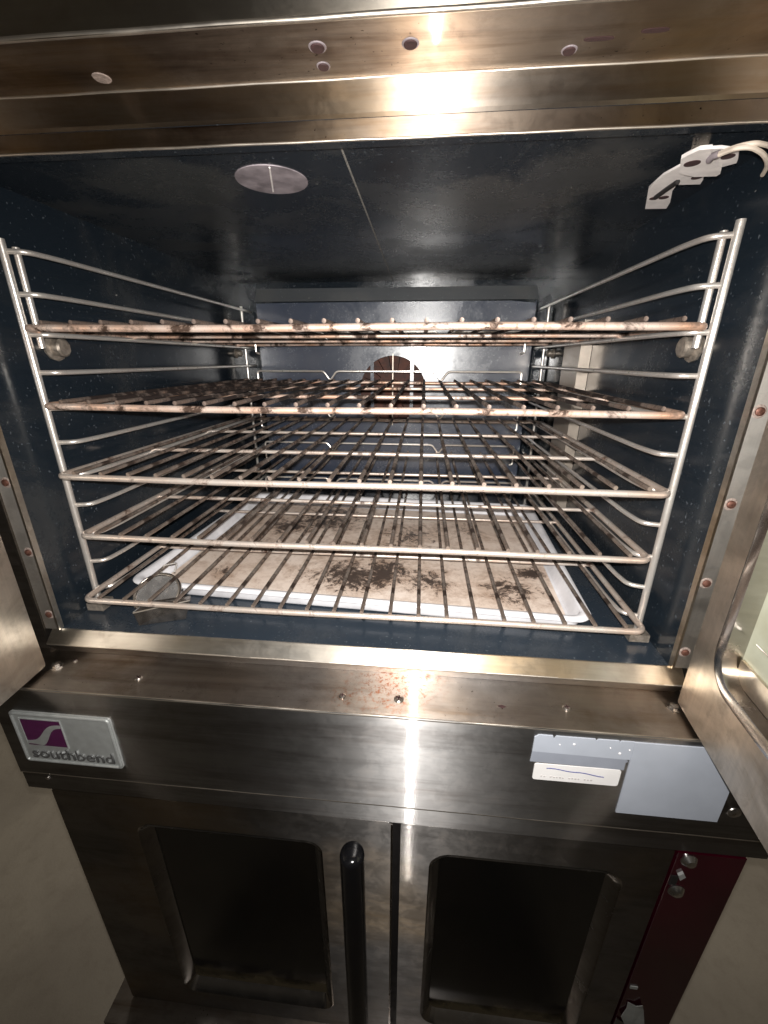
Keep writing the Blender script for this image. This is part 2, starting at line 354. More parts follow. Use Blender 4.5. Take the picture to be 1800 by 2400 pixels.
for i in range(18):
    a = 2 * math.pi * i / 18; m = Matrix.Translation((fc[0], YB - .018, fc[1])) @ Matrix.Rotation(a, 4, 'Y'); box(bm, .045, .082, -.012, .012, -.0012, .0012, m)
lathe(bm, [(.024, .0), (.024, -.02), (.012, -.024)], (fc[0], YB - .006, fc[1]), (0, 1, 0), 20)
obj('fan_blades', bm, 'fan', fw)
for dx, w, m_ in ((-.0515, .0042, 'enamel_back'), (.0475, .0042, 'enamel_back'), (.0, .0012, 'probe')):
    bm = B(); zz = math.sqrt(fr * fr - dx * dx) + .004
    box(bm, fc[0] + dx - w, fc[0] + dx + w, bY - .0042, bY - .0022, fc[1] - zz, fc[1] + zz); obj('guard_bar', bm, m_, baf, bev=.0004)
# probe cover on the right wall, pegs and rail reflections come for free
bm = B(); box(bm, .366, X1 - .0005, .360, .455, ZB + .05, -.045); obj('probe_cover', bm, 'probe', up, bev=.003)
for s, y, k in ((-1, .052, 1), (1, .052, 1), (-1, .595, .7), (1, .595, .7)):
    bm = B(); lathe(bm, [(.016 * k, 0), (.0165 * k, .003), (.011 * k, .005), (.0115 * k, .014), (.009 * k, .016)], (s * .3855, y, -.098), (-s, 0, 0), 10)
    obj('thumb_screw', bm, 'peg', up, bev=.0008)

# temperature sensor on its bracket under the ceiling
CAM = Vector(cam.location); RM = cam.rotation_euler.to_matrix()
def on_z(x, y, z):        # a point of the plane z seen at pixel (x, y) of the photograph, used to measure outlines
    d = RM @ Vector(((x - 900) / 967.64, -(y - 1200) / 967.64, -1)); t = (z - CAM.z) / d.z; return CAM + d * t
sz = lambda a, b, z: on_z(1500 + a * .1808, 330 + b * .1808, z)
bm = B(); prism(bm, [sz(a, b, .046) for a, b in ((110, 620), (300, 450), (520, 330), (600, 420), (510, 520), (420, 650), (390, 800), (340, 880), (65, 885))], (0, 0, 1), .002)
sb = obj('sensor_bracket', bm, 'ceramic', up, bev=.0005)
bm = B(); prism(bm, [sz(a, b, .043) for a, b in ((530, 240), (620, 190), (770, 120), (930, 105), (900, 290), (1060, 345), (1040, 430), (990, 460), (700, 470), (560, 440), (510, 420))], (0, 0, 1), .0028); obj('sensor_plate', bm, 'ceramic', sb, bev=.0006)
bm = B(); prism(bm, [sz(a, b, .0475) for a, b in ((900, 110), (1050, 100), (1280, 130), (1270, 240), (1250, 290), (1070, 340), (860, 350))], (0, 0, 1), .0022); obj('sensor_plate', bm, 'ceramic', sb, bev=.0006)
bm = B(); prism(bm, [sz(a, b, .0485) for a, b in ((500, 440), (620, 420), (820, 430), (820, 500), (780, 565), (500, 572))], (0, 0, 1), .002); obj('sensor_plate', bm, 'ceramic', sb, bev=.0006)
for a, b, r, z in ((180, 750, .0042, .0455), (308, 740, .0045, .0455), (675, 300, .006, .0425), (735, 480, .0045, .048), (1140, 210, .005, .047)):
    p = sz(a, b, z); bm = B(); lathe(bm, [(r, 0), (r, .0009)], p, (0, 0, 1), 16); obj('bolt_hole', bm, 'hole', sb)
bm = B(); tube(bm, [sz(200, 735, .0445), sz(350, 625, .0445), (sz(490, 530, .0445))], .0022, 8); obj('slot_bar', bm, 'gasket', sb, True)  # dark tube laid where the bracket has its slot
bm = B(); tube(bm, [sz(900, 250, .042), sz(940, 200, .042), sz(1030, 165, .042)], .0026, 10); obj('wire_crimp', bm, 'vent', sb, True)
bm = B(); box(bm, .318, .332, .012, .024, .049, ZT); obj('hanger_stud', bm, 'screw', sb)
bm = B(); tube(bm, fillet([sz(1030, 165, .042), sz(1150, 110, .042), sz(1320, 55, .041), sz(1500, 25, .040), sz(1680, 60, .041), sz(1780, 160, .048)], .02), .0017, 8); obj('sensor_wire', bm, 'cable', sb, True)
bm = B(); tube(bm, fillet([sz(1030, 180, .0405), sz(1250, 90, .039), sz(1440, 80, .038), sz(1580, 150, .037), sz(1650, 250, .036), sz(1650, 340, .036), sz(1590, 440, .036)], .02), .0017, 8); obj('sensor_wire', bm, 'cable', sb, True)

# face frame round the opening
bm = B(); prism(bm, [(X0 - .013, YF + .004, ZB - .0008), (X0 - .013, YF, ZB - .0002), (X0 - .013, -.0650, -.4645), (X0 - .013, -.0635, -.4665), (X0 - .013, YF + .004, ZL + .0005)], (1, 0, 0), (X1 - X0) + .026); si = obj('sill', bm, 'sill', up, bev=.0010)
bm = B(); prism(bm, [(X0 - .0125, -.0628, -.4680), (X0 - .0125, -.0505, -.4865), (X0 - .0125, YF + .003, -.4865)], (1, 0, 0), (X1 - X0) + .025); obj('sill_foot', bm, 'ledge', up)
for s in (-1, 1):
    xi, xo = s * .3885, s * .4075
    bm = B(); box(bm, min(xi, xo), max(xi, xo), YF - .0012, YF + .004, ZB - .0002, .0575); f = obj('side_flange', bm, 'flange', up, bev=.0006)
    bm = B(); box(bm, min(s * .3858, xi), max(s * .3858, xi), YF - .0035, YF + .004, ZB, .0575); obj('flange_edge', bm, 'sill', f, bev=.0008)
    bm = B(); box(bm, min(xo, s * .4105), max(xo, s * .4105), YF - .004, YF + .03, ZL, .07); obj('flange_return', bm, 'gap', f)
    for z in (.024, -.066, -.156, -.247, -.337, -.4275):
        p = (s * .3935 + s * .0025, YF - .0012, z)
        bm = B(); lathe(bm, [(.0065, 0), (.0055, -.0006)], p, (0, 1, 0), 18); rg = obj('rivet_ring', bm, 'ring', f)
        bm = B(); lathe(bm, [(.0042, 0), (.0041, -.0014), (.0028, -.0022), (.0012, -.0025)], (p[0], p[1] - .0004, z), (0, 1, 0), 18); obj('rivet', bm, 'rivet', f, True)
    bm = B(); xa, xb = (s * .4106, LX if s < 0 else RX); box(bm, min(xa, xb), max(xa, xb), YF + .004, YF + .008, ZL, .095); obj('body_front', bm, 'gap', up)
    bm = B(); xa = LX if s < 0 else RX; box(bm, xa - .002, xa + .002, YF + .008, .70, ZP + .002, .30); obj('body_side', bm, 'gap', up)
# header
bm = B(); box(bm, X0 - .022, X1 + .022, YF - .001, YF + .0005, .0578, .0722); hd = obj('header', bm, 'header', up, bev=.0005)
bm = B(); prism(bm, [(LX, YF - .0015, .0724), (LX, YF - .0040, .0745), (LX, YF - .0065, .0951), (LX, YF + .0, .0951)], (1, 0, 0), RX - LX); obj('header_band', bm, 'headerband', up, bev=.0008)
bm = B(); box(bm, LX, RX, -.1140, YF + .01, .0955, .0980)
hu = obj('header_underside', bm, 'header', up)
bm = B(); box(bm, LX, RX, -.1170, -.1142, .0950, .32); obj('header_face', bm, 'headerface', up, bev=.0012)
for p, r in (((.003, -.091), .0052), ((.0026, -.0708), .0042), ((.0686, -.0887), .005), ((.181, -.072), .0045), ((-.174, -.0725), .0055)):
    bm = B(); lathe(bm, [(r * 1.25, 0), (r * 1.15, -.0005)], (p[0], p[1], .0955), (0, 0, 1), 18); a = obj('latch_hole_rim', bm, 'ring' if p[0] < -.1 else 'vent', hu)
    if p[0] < -.1: a.name = 'bare_spot'; continue
    bm = B(); lathe(bm, [(r, 0), (r * .9, -.0009)], (p[0], p[1], .0952), (0, 0, 1), 18); obj('latch_hole', bm, 'hole' if p[0] > -.1 else 'ring', hu)
for x, y, a, b in ((.1975, -.0822, .010, .002), (.232, -.087, .009, .0022)):
    bm = B(); prism(bm, [(x + a * u, y + b * v, .0954) for u, v in rrect(-1, 1, -1, 1, .8, 4)], (0, 0, -1), .0004); obj('soot_mark', bm, 'hole', hu)
# ledge and front panel
bm = B(); box(bm, LX, RX, YL, YF + .004, ZL - .002, ZL); lg = obj('ledge', bm, 'ledge', up, bev=.0008)
bm = B(); box(bm, LX, RX, YL - .0022, YL, ZP, ZL + .0004); fp = obj('front_panel', bm, 'panel', up, bev=.0018)
def phillips(p, r, parent, m='screw', tilt=(0, 0, 1)):
    bm = B(); lathe(bm, [(r, 0), (r, .0008), (r * .8, .0022), (r * .35, .0027)], p, tilt, 16); s_ = obj('screw', bm, m, parent, True)
    bm = B(); a = random.random() * 3
    for k in range(2): box(bm, -r * .6, r * .6, -r * .12, r * .12, .0025, .0029, Matrix.Translation(p) @ Matrix.Rotation(a + k * math.pi / 2, 4, 'Z'))
    obj('screw_slot', bm, 'hole', s_); return s_
for x, y, r in ((-.258, -.0895, .0048), (.002, -.0945, .0044), (.069, -.0927, .0058), (.2617, -.088, .0048), (-.361, -.068, .0028)):
    phillips((x, y, ZL), r, lg)
for x, y in ((-.3777, -.0792), (.3842, -.0760)):
    bm = B(); lathe(bm, [(.0075, 0), (.0075, .0012), (.0048, .0014), (.0048, .005), (.003, .006)], (x, y, ZL), (0, 0, 1), 6); obj('hinge_pin', bm, 'screw', lg, bev=.0004)
# food crumb specks on the ledge
bm = B(); prism(bm, [(.183, -.092, ZL), (.188, -.090, ZL), (.193, -.0925, ZL), (.188, -.095, ZL)], (0, 0, 1), .0006); obj('grease_spot', bm, 'hole', lg)

bm = B(); box(bm, LX, RX, -.10, .70, .30, .318); obj('oven_roof', bm, 'gap', up)
bm = B(); box(bm, LX, RX, .70, .71, ZP, .318); obj('oven_back', bm, 'gap', up)
M['edge'] = steel('highlight_edge_steel', base=(.74, .68, .60), stain=(.4, .3, .2), amount=.4, rough=.40, aniso=0, seed=31)  # brighter steel: edge highlights put into the colour of added rounded strips
for y, z, r_, par in ((YL - .0008, ZL - .0010, .0017, fp), (YL - .0008, ZP + .0008, .0017, fp), (-.1157, .0964, .0018, hu), (YF - .0058, .0948, .0012, hu), (-.0640, -.4650, .0012, si), (YF - .0008, .0584, .0010, hd)):
    xa, xb = (LX + .001, RX - .001) if par is not si and par is not hd else (X0 - .012, X1 + .012)
    bm = B(); tube(bm, [(xa + (xb - xa) * i / 30, y, z + .0002 * math.sin(i * 1.7)) for i in range(31)], r_, 10); obj('highlight_edge_strip', bm, 'edge', par, True)
# badge
def text_mesh(name, body, size, loc, parent, mat, ext=.0008, width=None, off=0):
    cu = bpy.data.curves.new(name, 'FONT'); cu.body = body; cu.size = size; cu.extrude = ext; cu.offset = off; cu.resolution_u = 4
    to = bpy.data.objects.new(name, cu); C.objects.link(to); bpy.context.view_layer.update()
    me = bpy.data.meshes.new_from_object(to); C.objects.unlink(to); bpy.data.objects.remove(to)
    xs = [v.co.x for v in me.vertices]; k = (width / (max(xs) - min(xs))) if width else 1; mn = min(xs)
    for v in me.vertices: v.co = Vector(((v.co.x - mn) * k, -v.co.z, v.co.y)) + Vector(loc)
    me.materials.append(M[mat]); o = bpy.data.objects.new(name, me); C.objects.link(o); o.parent = parent; o.matrix_parent_inverse = wm(parent).inverted(); return o
bx0, bx1, bz0, bz1 = -.4155, -.281, -.6055, -.5215; PY = YL - .0022
bm = B(); prism(bm, [(x, PY, z) for x, z in rrect(bx0, bx1, bz0, bz1, .005)], (0, -1, 0), .0022); bd = obj('badge', bm, 'silver', up, bev=.0007)
bm = B(); tube(bm, [(x, PY - .0024, z) for x, z in rrect(bx0 + .0028, bx1 - .0028, bz0 + .0028, bz1 - .0028, .004)], .0017, 8, True); obj('badge_rim', bm, 'silver', bd, True)
u = lambda a, b: (bx0 + a * (bx1 - bx0), PY - .0024, bz1 - b * (bz1 - bz0))
bm = B(); prism(bm, [u(.095, .14), u(.485, .14), u(.485, .64), u(.095, .64)], (0, -1, 0), .0004); obj('badge_emblem', bm, 'purple', bd)
sp = []
N = 14
def scurve(t): return (.095 + .39 * t, .56 - .36 * (1 / (1 + math.exp(-9 * (t - .48)))))
top = [scurve(i / N) for i in range(N + 1)]; low = [(a, b + .055 + .16 * math.exp(-((i / N - .5) / .22) ** 2)) for i, (a, b) in enumerate(top)]
bm = B()
vt = [[bm.verts.new(Vector(u(a, b)) + Vector((0, -.0009 - dy, 0))) for a, b in r] for r in (top, low) for dy in (0,)]
for i in range(N): bm.faces.new((vt[0][i], vt[0][i + 1], vt[1][i + 1], vt[1][i]))
ex = bmesh.ops.extrude_face_region(bm, geom=bm.faces[:]); bmesh.ops.translate(bm, vec=(0, .0006, 0), verts=[g for g in ex['geom'] if isinstance(g, bmesh.types.BMVert)])
obj('emblem_ribbon', bm, 'silver', bd)
bm = B(); tube(bm, [u(.085, .12), u(.495, .12), u(.495, .66)], .0010, 8); tube(bm, [u(.085, .12), u(.085, .60)], .0008, 8); obj('emblem_outline', bm, 'silver', bd, True)
lt = text_mesh('badge_lettering', 'southbend', .0235, (u(.10, .0)[0], PY - .0030, u(0, .89)[2]), bd, 'silverdark', .0008, .83 * (bx1 - bx0), .0001)

# stickers on the right of the panel
def flat(name, pts, mat, parent, d=.0005, y=PY, bev=0):
    bm = B(); prism(bm, [(x, y, z) for x, z in pts], (0, -1, 0), d); return obj(name, bm, mat, parent)
flat('torn_sticker', [(.2195, -.498), (.224, -.4945), (.2385, -.4945), (.240, -.499), (.242, -.4945), (.283, -.4945), (.2845, -.497), (.286, -.4945), (.3075, -.4945), (.309, -.4965), (.310, -.4945), (.3235, -.4945), (.3235, -.5205), (.2195, -.5190)], 'grey_sticker', up, .0012)
flat('torn_sticker', [(.2195, -.5191), (.3195, -.5206), (.3225, -.524), (.320, -.526), (.3205, -.5368), (.2190, -.5350)], 'grey_sticker2', up, .0006)
flat('grey_sticker', [(.3236, -.4947), (.3975, -.4947), (.4340, -.548), (.4340, -.6035), (.3240, -.6030)], 'grey_sticker', up, .0016)
wl_ = flat('white_label', rrect(.2245, .3180, -.5618, -.5372, .003), 'white', up, .0009)
bm = B(); tube(bm, [(.238 + .063 * i / 12, PY - .0010, -.5430 - .0062 * (i / 12) ** 1.3 + .0006 * math.sin(i)) for i in range(13)], .00055, 6); obj('pen_line', bm, 'ink', wl_, True)
bm = B()
for i in range(17):
    if i in (2, 8, 13): continue
    x = .233 + i * .0034; box(bm, x, x + .0018 + .0008 * random.random(), PY - .00115, PY - .0009, -.5572, -.5552 + .0006 * random.random())
obj('faded_print', bm, 'faint', wl_)
for x, z, r in ((.262, -.504, .0014), (.311, -.512, .0015), (.320, -.506, .0009), (.247, -.506, .0008), (.300, -.505, .0007)):
    bm = B(); lathe(bm, [(r, 0), (r * .7, .0007), (r * .2, .001)], (x, PY - .0012, z), (0, -1, 0), 10); obj('paint_drip', bm, 'white', up, True)
for x, z in ((.458, -.563), (.449, -.588)):
    bm = B(); lathe(bm, [(.0075, 0), (.007, .001), (.004, .0024)], (x, PY, z), (0, -1, 0), 18); obj('panel_screw', bm, 'screw', up, True)

# open doors
def frame_ring(bm, F, o, i, d0, d1, din):
    """rings of a rounded frame in door space F(along, out, z)"""
    def ring(pts, out): return [bm.verts.new(F(a, out, z)) for a, z in pts]
    rs = [ring(o, d0), ring(o, d1), ring([((a + c) / 2, (z + e) / 2) for (a, z), (c, e) in zip(o, i)], d1 + .002), ring(i, d1), ring(i, din)]
    for a, b in zip(rs, rs[1:]):
        n = len(a)
        for k in range(n): bm.faces.new((a[k], a[(k + 1) % n], b[(k + 1) % n], b[k]))
def door(A, d, inward, length, win, name='door'):
    """open door hinged at A, running along d; inward = direction its liner faces"""
    A = Vector((A[0], A[1], 0)); d = Vector((d[0], d[1], 0)).normalized(); inn = Vector((inward[0], inward[1], 0)); inn = (inn - d * inn.dot(d)).normalized()
    F = lambda a, o, z: A + d * a + inn * o + Vector((0, 0, z))
    z0, z1 = -.483, .088; th = .055; a0, a1, w0, w1, rc = win
    outer = [(0, z0), (length, z0), (length, z1), (0, z1)]
    oc = rrect(a0, a1, w0, w1, rc)
    bm = B()
    # liner sheet with a rounded window opening: bridge the rectangle to the opening
    pts = rrect(.0005, length - .0005, z0 + .0005, z1 - .0005, .004)
    ro = [bm.verts.new(F(a, 0, z)) for a, z in pts]; ri = [bm.verts.new(F(a, 0, z)) for a, z in oc]
    rb = [bm.verts.new(F(a, -th, z)) for a, z in pts]; rj = [bm.verts.new(F(a, -th, z)) for a, z in oc]
    n = len(pts)
    for k in range(n):
        j = (k + 1) % n
        bm.faces.new((ro[k], ro[j], ri[j], ri[k])); bm.faces.new((rb[j], rb[k], rj[k], rj[j]))
        bm.faces.new((ro[j], ro[k], rb[k], rb[j])); bm.faces.new((ri[k], ri[j], rj[j], rj[k]))
    es = [e for e in bm.edges if all(v in ro for v in e.verts)]
    bmesh.ops.bevel(bm, geom=es, offset=.0015, segments=3, affect='EDGES')
    D = obj(name, bm, 'doorinner', up, True)
    bm = B(); ii = rrect(a0 + .013, a1 - .013, w0 + .013, w1 - .013, max(.008, rc - .013))
    frame_ring(bm, F, oc, ii, -.002, .0035, -.014); obj('window_frame', bm, 'doorframe', D, True)
    bm = B(); prism(bm, [F(a, -.013, z) for a, z in rrect(a0 + .012, a1 - .012, w0 + .012, w1 - .012, rc - .012)], -inn, .004); g = obj('window_glass', bm, 'glassolive', D)
    g['label'] = 'grimy olive glass'
    bm = B(); p = [F(a0 + .016, -.0128, w0 + .0135), F(a1 - .016, -.0128, w0 + .0135), F(a1 - .016, -.0128, w0 + .036), F(a0 + .016, -.0128, w0 + .036)]; prism(bm, p, inn, .003); obj('glass_strip', bm, 'sill', D, bev=.0008)
    bm = B(); tube(bm, [F(a0 + .025, -.011, w0 + .060), F(a1 - .02, -.011, w0 + .060)], .0006, 6); obj('glass_seam', bm, 'screw', D)
    return D
dR = door((.3895, -.0703), (-.110, -.994), (-1, 0), .335, (.038, .300, -.413, .02, .036))
dL = door((-.3855, -.0835), (.07, -1), (1, 0), .470, (.125, .400, -.413, .02, .036))

# ------------------------------------------------------------------ rack supports and racks
pz = .041275
def support(s, label):
    t = thing('rack_support', label, 'rack support', (s * .3683, 0, -.44), 'wire supports on the cavity walls')
    lean = .002
    bm = B(); tube(bm, sub((s * .3683, 0, .0085), (s * .3683, .0, -.438), 12), .0041, 12); obj('upright', bm, 'chrome', t, True)
    bm = B(); tube(bm, sub((s * .3683, .617, .010), (s * .3683, .617, -.438), 8), .0036, 10); obj('upright', bm, 'chrome', t, True)
    bm = B(); tube(bm, sub((s * .3610, .009, .002), (s * .3610, .009, -.100), 6), .0036, 10); obj('brace', bm, 'chrome', t, True)
    for k in range(11):
        z = -pz * k - .003
        path = fillet([(s * .3683, .001, z), (s * .348, .006, z), (s * .3440, .040, z), (s * .3440, .600, z), (s * .350, .630, z)], .016)
        bm = B(); P = path[:-9] + sub(path[-9], path[-8], 10)[1:-1] + path[-8:]
        tube(bm, P, .0029, 10); obj('rung', bm, 'chrome', t, True)
    bm = B(); box(bm, s * .3683 - .012, s * .3683 + .012, -.010, .012, -.4475, -.437)
    box(bm, s * .3683 - .004, s * .3683 + .004, -.006, .006, -.4500, -.4476); obj('foot', bm, 'peg', t, bev=.001)
    bm = B(); box(bm, s * .3683 - .006, s * .3683 + .006, .611, .623, -.4500, -.437); obj('foot', bm, 'peg', t, bev=.001)
    return t
support(-1, 'wire rack support on the left wall of the open oven cavity')
support(1, 'wire rack support on the right wall of the open oven cavity')

RL = ['highest oven rack, its wires seen from below, across the top of the stack',
      'second oven rack from the top, with the brown fan opening showing above its rear stop',
      'third oven rack of the five, midway up the cavity',
      'second oven rack from the bottom, light chrome wires above the lowest one',
      'lowest oven rack, sticking out furthest just above the stained sheet pan']
Yr = (-.0159, -.0167, -.0249, -.0170, -.0386); Or = (-.0006, -.0010, -.0007, .0003, .0011)
tilt = (.001, .002, .0, .001, .0); ZO = (.002, .001, .001, .001, .001)
def rack_parts(t, bmt, wmt):
    hw, dp = .3545, .540
    bm = B()
    cor = [(-hw, 0, 0), (hw, 0, 0), (hw, dp, 0), (-hw, dp, 0)]
    pts = []
    rr = .012
    for i, (x, y) in enumerate(((hw, 0), (hw, dp), (-hw, dp), (-hw, 0))):
        sx, sy = (-1 if x > 0 else 1), (1 if y == 0 else -1); cxx, cyy = x + sx * rr, y + sy * rr; a0 = (-90, 0, 90, 180)[i]
        for j in range(6):
            a = R(a0 + 90 * j / 5); pts.append(Vector((cxx + rr * math.cos(a), cyy + rr * math.sin(a), 0)))
        nx = ((hw, dp), (-hw, dp), (-hw, 0), (hw, 0))[i]
        dn = Vector((nx[0], nx[1], 0)); cur = pts[-1]; tgt = cur + (dn - Vector((x, y, 0))) * 0
        dirv = (dn - Vector((x, y, 0))).normalized(); L = (dn - Vector((x, y, 0))).length - 2 * rr
        for j in range(1, 20): pts.append(cur + dirv * L * j / 20)
    for p in pts: p.z += .0007 * math.sin(p.x * 13 + p.y * 5)
    tube(bm, pts, .0038, 12, True); obj('frame', bm, bmt, t, True, False)
    for i, y in enumerate((.17, .35)):
        bm = B(); tube(bm, [(x * hw, y, -.0003) for x in [(-1 + k / 12) for k in range(25)]], .0029, 10); obj('cross_bar', bm, bmt, t, True, False)
    w0 = None
    for k in range(20):
        x = .0348 * (k - 9.5)
        if w0 is None or k % 5 == 0:
            bm = B(); b1 = random.uniform(-.0012, .0012); b2 = random.uniform(-.001, .001)
            tube(bm, [(b1 * math.sin(j / 14 * 3.1), -.0012 + (dp + .002) * j / 14, .0060 + b2 * math.sin(j / 14 * 6)) for j in range(15)], .00245, 10)
            o = obj('wire', bm, wmt, t, True, False); w0 = o
        else:
            o = w0.copy(); C.objects.link(o); o.parent = t
        o.location = (x, 0, 0)
    zs = .025; P = [(-.302, dp, -.018), (-.302, dp, zs), (-.145, dp, zs), (-.130, dp, .004), (-.115, dp, zs), (.110, dp, zs), (.125, dp, .004), (.140, dp, zs), (.302, dp, zs), (.302, dp, -.018)]
    P = [(P[0][0] + .008, dp - .001, -.020)] + P + [(P[-1][0] - .008, dp - .001, -.020)]
    bm = B(); tube(bm, [p + Vector((0, -.0055, 0)) for p in fillet(P, .007)], .0022, 8); obj('rear_stop', bm, 'chrome', t, True, False)
for i in range(5):
    z = -pz * 2 * (i + 1) + ZO[i]
    t = thing('oven_rack', RL[i], 'oven rack', (Or[i], Yr[i], z), 'wire racks in the open oven', (math.atan2(tilt[i], .53), 0, 0))
    if i in (0, 2): rack_parts(t, *(('barburnt', 'wireburnt') if i == 0 else ('bar', 'wire'))); first = t
    else: 
        for ch in list(first.children):
            c = ch.copy(); C.objects.link(c); c.parent = t
            if c.name.startswith('wire'): c.location.x += random.uniform(-.0008, .0008)

# ------------------------------------------------------------------ sheet pan
pan = thing('sheet_pan', 'large light aluminium sheet pan with burnt tan bottom lying on the oven floor', 'sheet pan', (-.0045, .244, ZB), None, (0, 0, R(-3.3)))
def loft(bm, rings, capfirst=False, caplast=False):
    vs = [[bm.verts.new((x, y, z)) for x, y in pts] for pts, z in rings]
    for a, b in zip(vs, vs[1:]):
        n = len(a)
        for k in range(n): bm.faces.new((a[k], a[(k + 1) % n], b[(k + 1) % n], b[k]))
    if capfirst: bm.faces.new(vs[0])
    if caplast: bm.faces.new(vs[-1])
    return bm
def pr(dx, r): return rrect(-.333 + dx, .333 - dx, -.229 + dx, .229 - dx, r, 8)
bm = B()
loft(bm, [(pr(.016, .012), .0015), (pr(.0125, .014), .006), (pr(.0105, .018), .019), (pr(.003, .022), .0200), (pr(0, .024), .0215), (pr(-.0005, .024), .0235), (pr(.0015, .023), .0255), (pr(.006, .021), .0262), (pr(.0105, .018), .0250), (pr(.0125, .0165), .0225), (pr(.0160, .012), .008), (pr(.0195, .010), .0035), (pr(.024, .008), .0025)])
obj('rim', bm, 'pan', pan, True, False)
bm = B(); prism(bm, [(x, y, .0010) for x, y in pr(.0185, .009)], (0, 0, 1), .0018)
b = obj('bottom', bm, 'panbottom', pan, False, True)
me = b.data
inv = Matrix.Identity(4)
b.matrix_parent_inverse = inv
# keep the burn pattern in room coordinates: bake the pan's transform into the mesh
wmx = wm(pan); me.transform(wmx); b.matrix_parent_inverse = wmx.inverted()

# ------------------------------------------------------------------ fallen thermometer
th = thing('oven_thermometer', 'round steel oven thermometer with folded stand, fallen on the oven floor at front left', 'thermometer', (-.285, 0, ZB))
nrm = Vector((.10, -.55, .83)).normalized(); cc = Vector((-.286, .012, -.428))
bm = B(); lathe(bm, [(.020, -.016), (.030, -.014), (.0325, -.010), (.033, 0), (.0328, .0015), (.030, .0022), (.0285, .0008), (.0275, -.002)], cc, nrm, 36); cs = obj('case', bm, 'case', th, True)
bm = B(); lathe(bm, [(.0282, .0002), (.0262, -.0040), (.0215, -.0062), (.0205, -.0050), (.0150, -.0066), (.0090, -.0058), (.0030, -.0044), (.0005, -.0042)], cc, nrm, 40); obj('dial', bm, 'dialm', th, True)
ring = lambda r_, h_: [cc + nrm * h_ + (nrm.cross(Vector((1, 0, 0))).normalized() * math.cos(a_) + nrm.cross(nrm.cross(Vector((1, 0, 0)))).normalized() * math.sin(a_)) * r_ for a_ in [2 * math.pi * k / 40 for k in range(40)]]
bm = B(); tube(bm, ring(.0300, .0022), .0012, 8, True); obj('bezel', bm, 'edge', cs, True)
bm = B(); tube(bm, ring(.0190, -.0048), .0006, 6, True); tube(bm, [cc + nrm * -.003, cc + nrm * -.003 + Vector((.014, .004, .001))], .0008, 6); obj('dial_pointer', bm, 'hole', cs, True)
side = nrm.cross(Vector((1, 0, 0))).normalized()          # up along the dial
if side.y < 0: side = -side
h0 = cc + side * .033
bm = B(); tube(bm, fillet([h0 + Vector((-.008, 0, 0)), h0 + Vector((-.010, 0, 0)) + side * .012, h0 + Vector((.012, 0, .004)) + side * .014, h0 + Vector((.012, 0, 0)) + side * .002], .004), .0013, 8); obj('hook', bm, 'bright', th, True)
bm = B(); a, b_, c_, d_ = Vector((-.2860, -.035, ZB + .0006)), Vector((-.232, -.014, ZB + .0006)), Vector((-.2240, -.010, ZB + .028)), Vector((-.294, -.031, ZB + .0175))
prism(bm, [a, b_, c_, d_], (-.35, .93, 0), .0014); obj('stand', bm, 'case', th, bev=.0004)
bm = B(); prism(bm, [d_ + Vector((0, .0016, 0)), c_ + Vector((0, .0016, 0)), c_ + Vector((-.012, .022, -.006)), d_ + Vector((.006, .022, .004))], (0, 0, -1), .0012); obj('stand_flange', bm, 'case', th, bev=.0004)
bm = B(); tube(bm, [d_, c_], .0011, 8); obj('stand_edge', bm, 'edge', th, True)
bm = B(); prism(bm, [a + Vector((-.001, .002, 0)), d_ + Vector((-.001, .002, 0)), d_ + Vector((.006, .022, .004)), a + Vector((.004, .020, 0))], (-1, .1, 0), .0012); obj('stand_side', bm, 'dialm', th, bev=.0004)

# ------------------------------------------------------------------ lower oven
lo = thing('convection_oven', 'lower stainless steel convection oven with closed windowed doors, black handle and burgundy control panel', 'oven', (0, .3, FZ), 'two stacked convection ovens')
bm = B(); box(bm, LX, RX, YL - .0005, YF, -.6625, ZP - .0015); obj('top_trim', bm, 'panel', lo, bev=.0015)
bm = B(); box(bm, -.395, .405, -.045, .66, -1.36, -.664); obj('body', bm, 'gap', lo)
DY = -.1165; DZ0, DZ1 = -1.200, -.6655
def ldoor(xa, xb, win, nm='door'):
    x0, x1, z0, z1, rc = win
    pts = rrect(xa, xb, DZ0, DZ1, .003); oc = rrect(x0, x1, z0, z1, rc); n = len(pts); ic = rrect(x0 + .006, x1 - .006, z0 + .006, z1 - .006, rc - .006); gc = rrect(x0 + .015, x1 - .015, z0 + .015, z1 - .015, max(.003, rc - .015))
    bm = B()
    def ring(p, y): return [bm.verts.new((x, y, z)) for x, z in p]
    rs = [ring(pts, DY + .06), ring(pts, DY), ring(oc, DY)]
    for a, b in zip(rs, rs[1:]):
        for k in range(n): bm.faces.new((a[k], a[(k + 1) % n], b[(k + 1) % n], b[k]))
    d = obj(nm, bm, 'lowerdoor', lo, True)
    bm = B(); rs = [ring(oc, DY - .0002), ring(rrect(x0 + .002, x1 - .002, z0 + .002, z1 - .002, rc - .002), DY - .0014), ring(ic, DY + .0015), ring(gc, DY + .014)]
    for a, b in zip(rs, rs[1:]):
        for k in range(n): bm.faces.new((a[k], a[(k + 1) % n], b[(k + 1) % n], b[k]))
    obj('window_frame', bm, 'lowerframe', d, True)
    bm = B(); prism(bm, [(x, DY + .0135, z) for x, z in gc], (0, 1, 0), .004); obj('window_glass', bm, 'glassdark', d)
    return d
M['lowerframe'] = steel('dark_pressed_window_frame', base=(.46, .44, .42), stain=(.10, .09, .08), amount=.5, rough=.18, aniso=0, seed=15)
dl = ldoor(-.405, .0625, (-.295, -.030, -1.150, -.718, .022))
dr = ldoor(.0755, .4065, (.114, .360, -1.150, -.716, .030))
bm = B(); box(bm, .0627, .0653, DY - .003, DY + .05, DZ0, DZ1 + .001); obj('door_edge_strip', bm, 'doorframe', dl, bev=.0006)
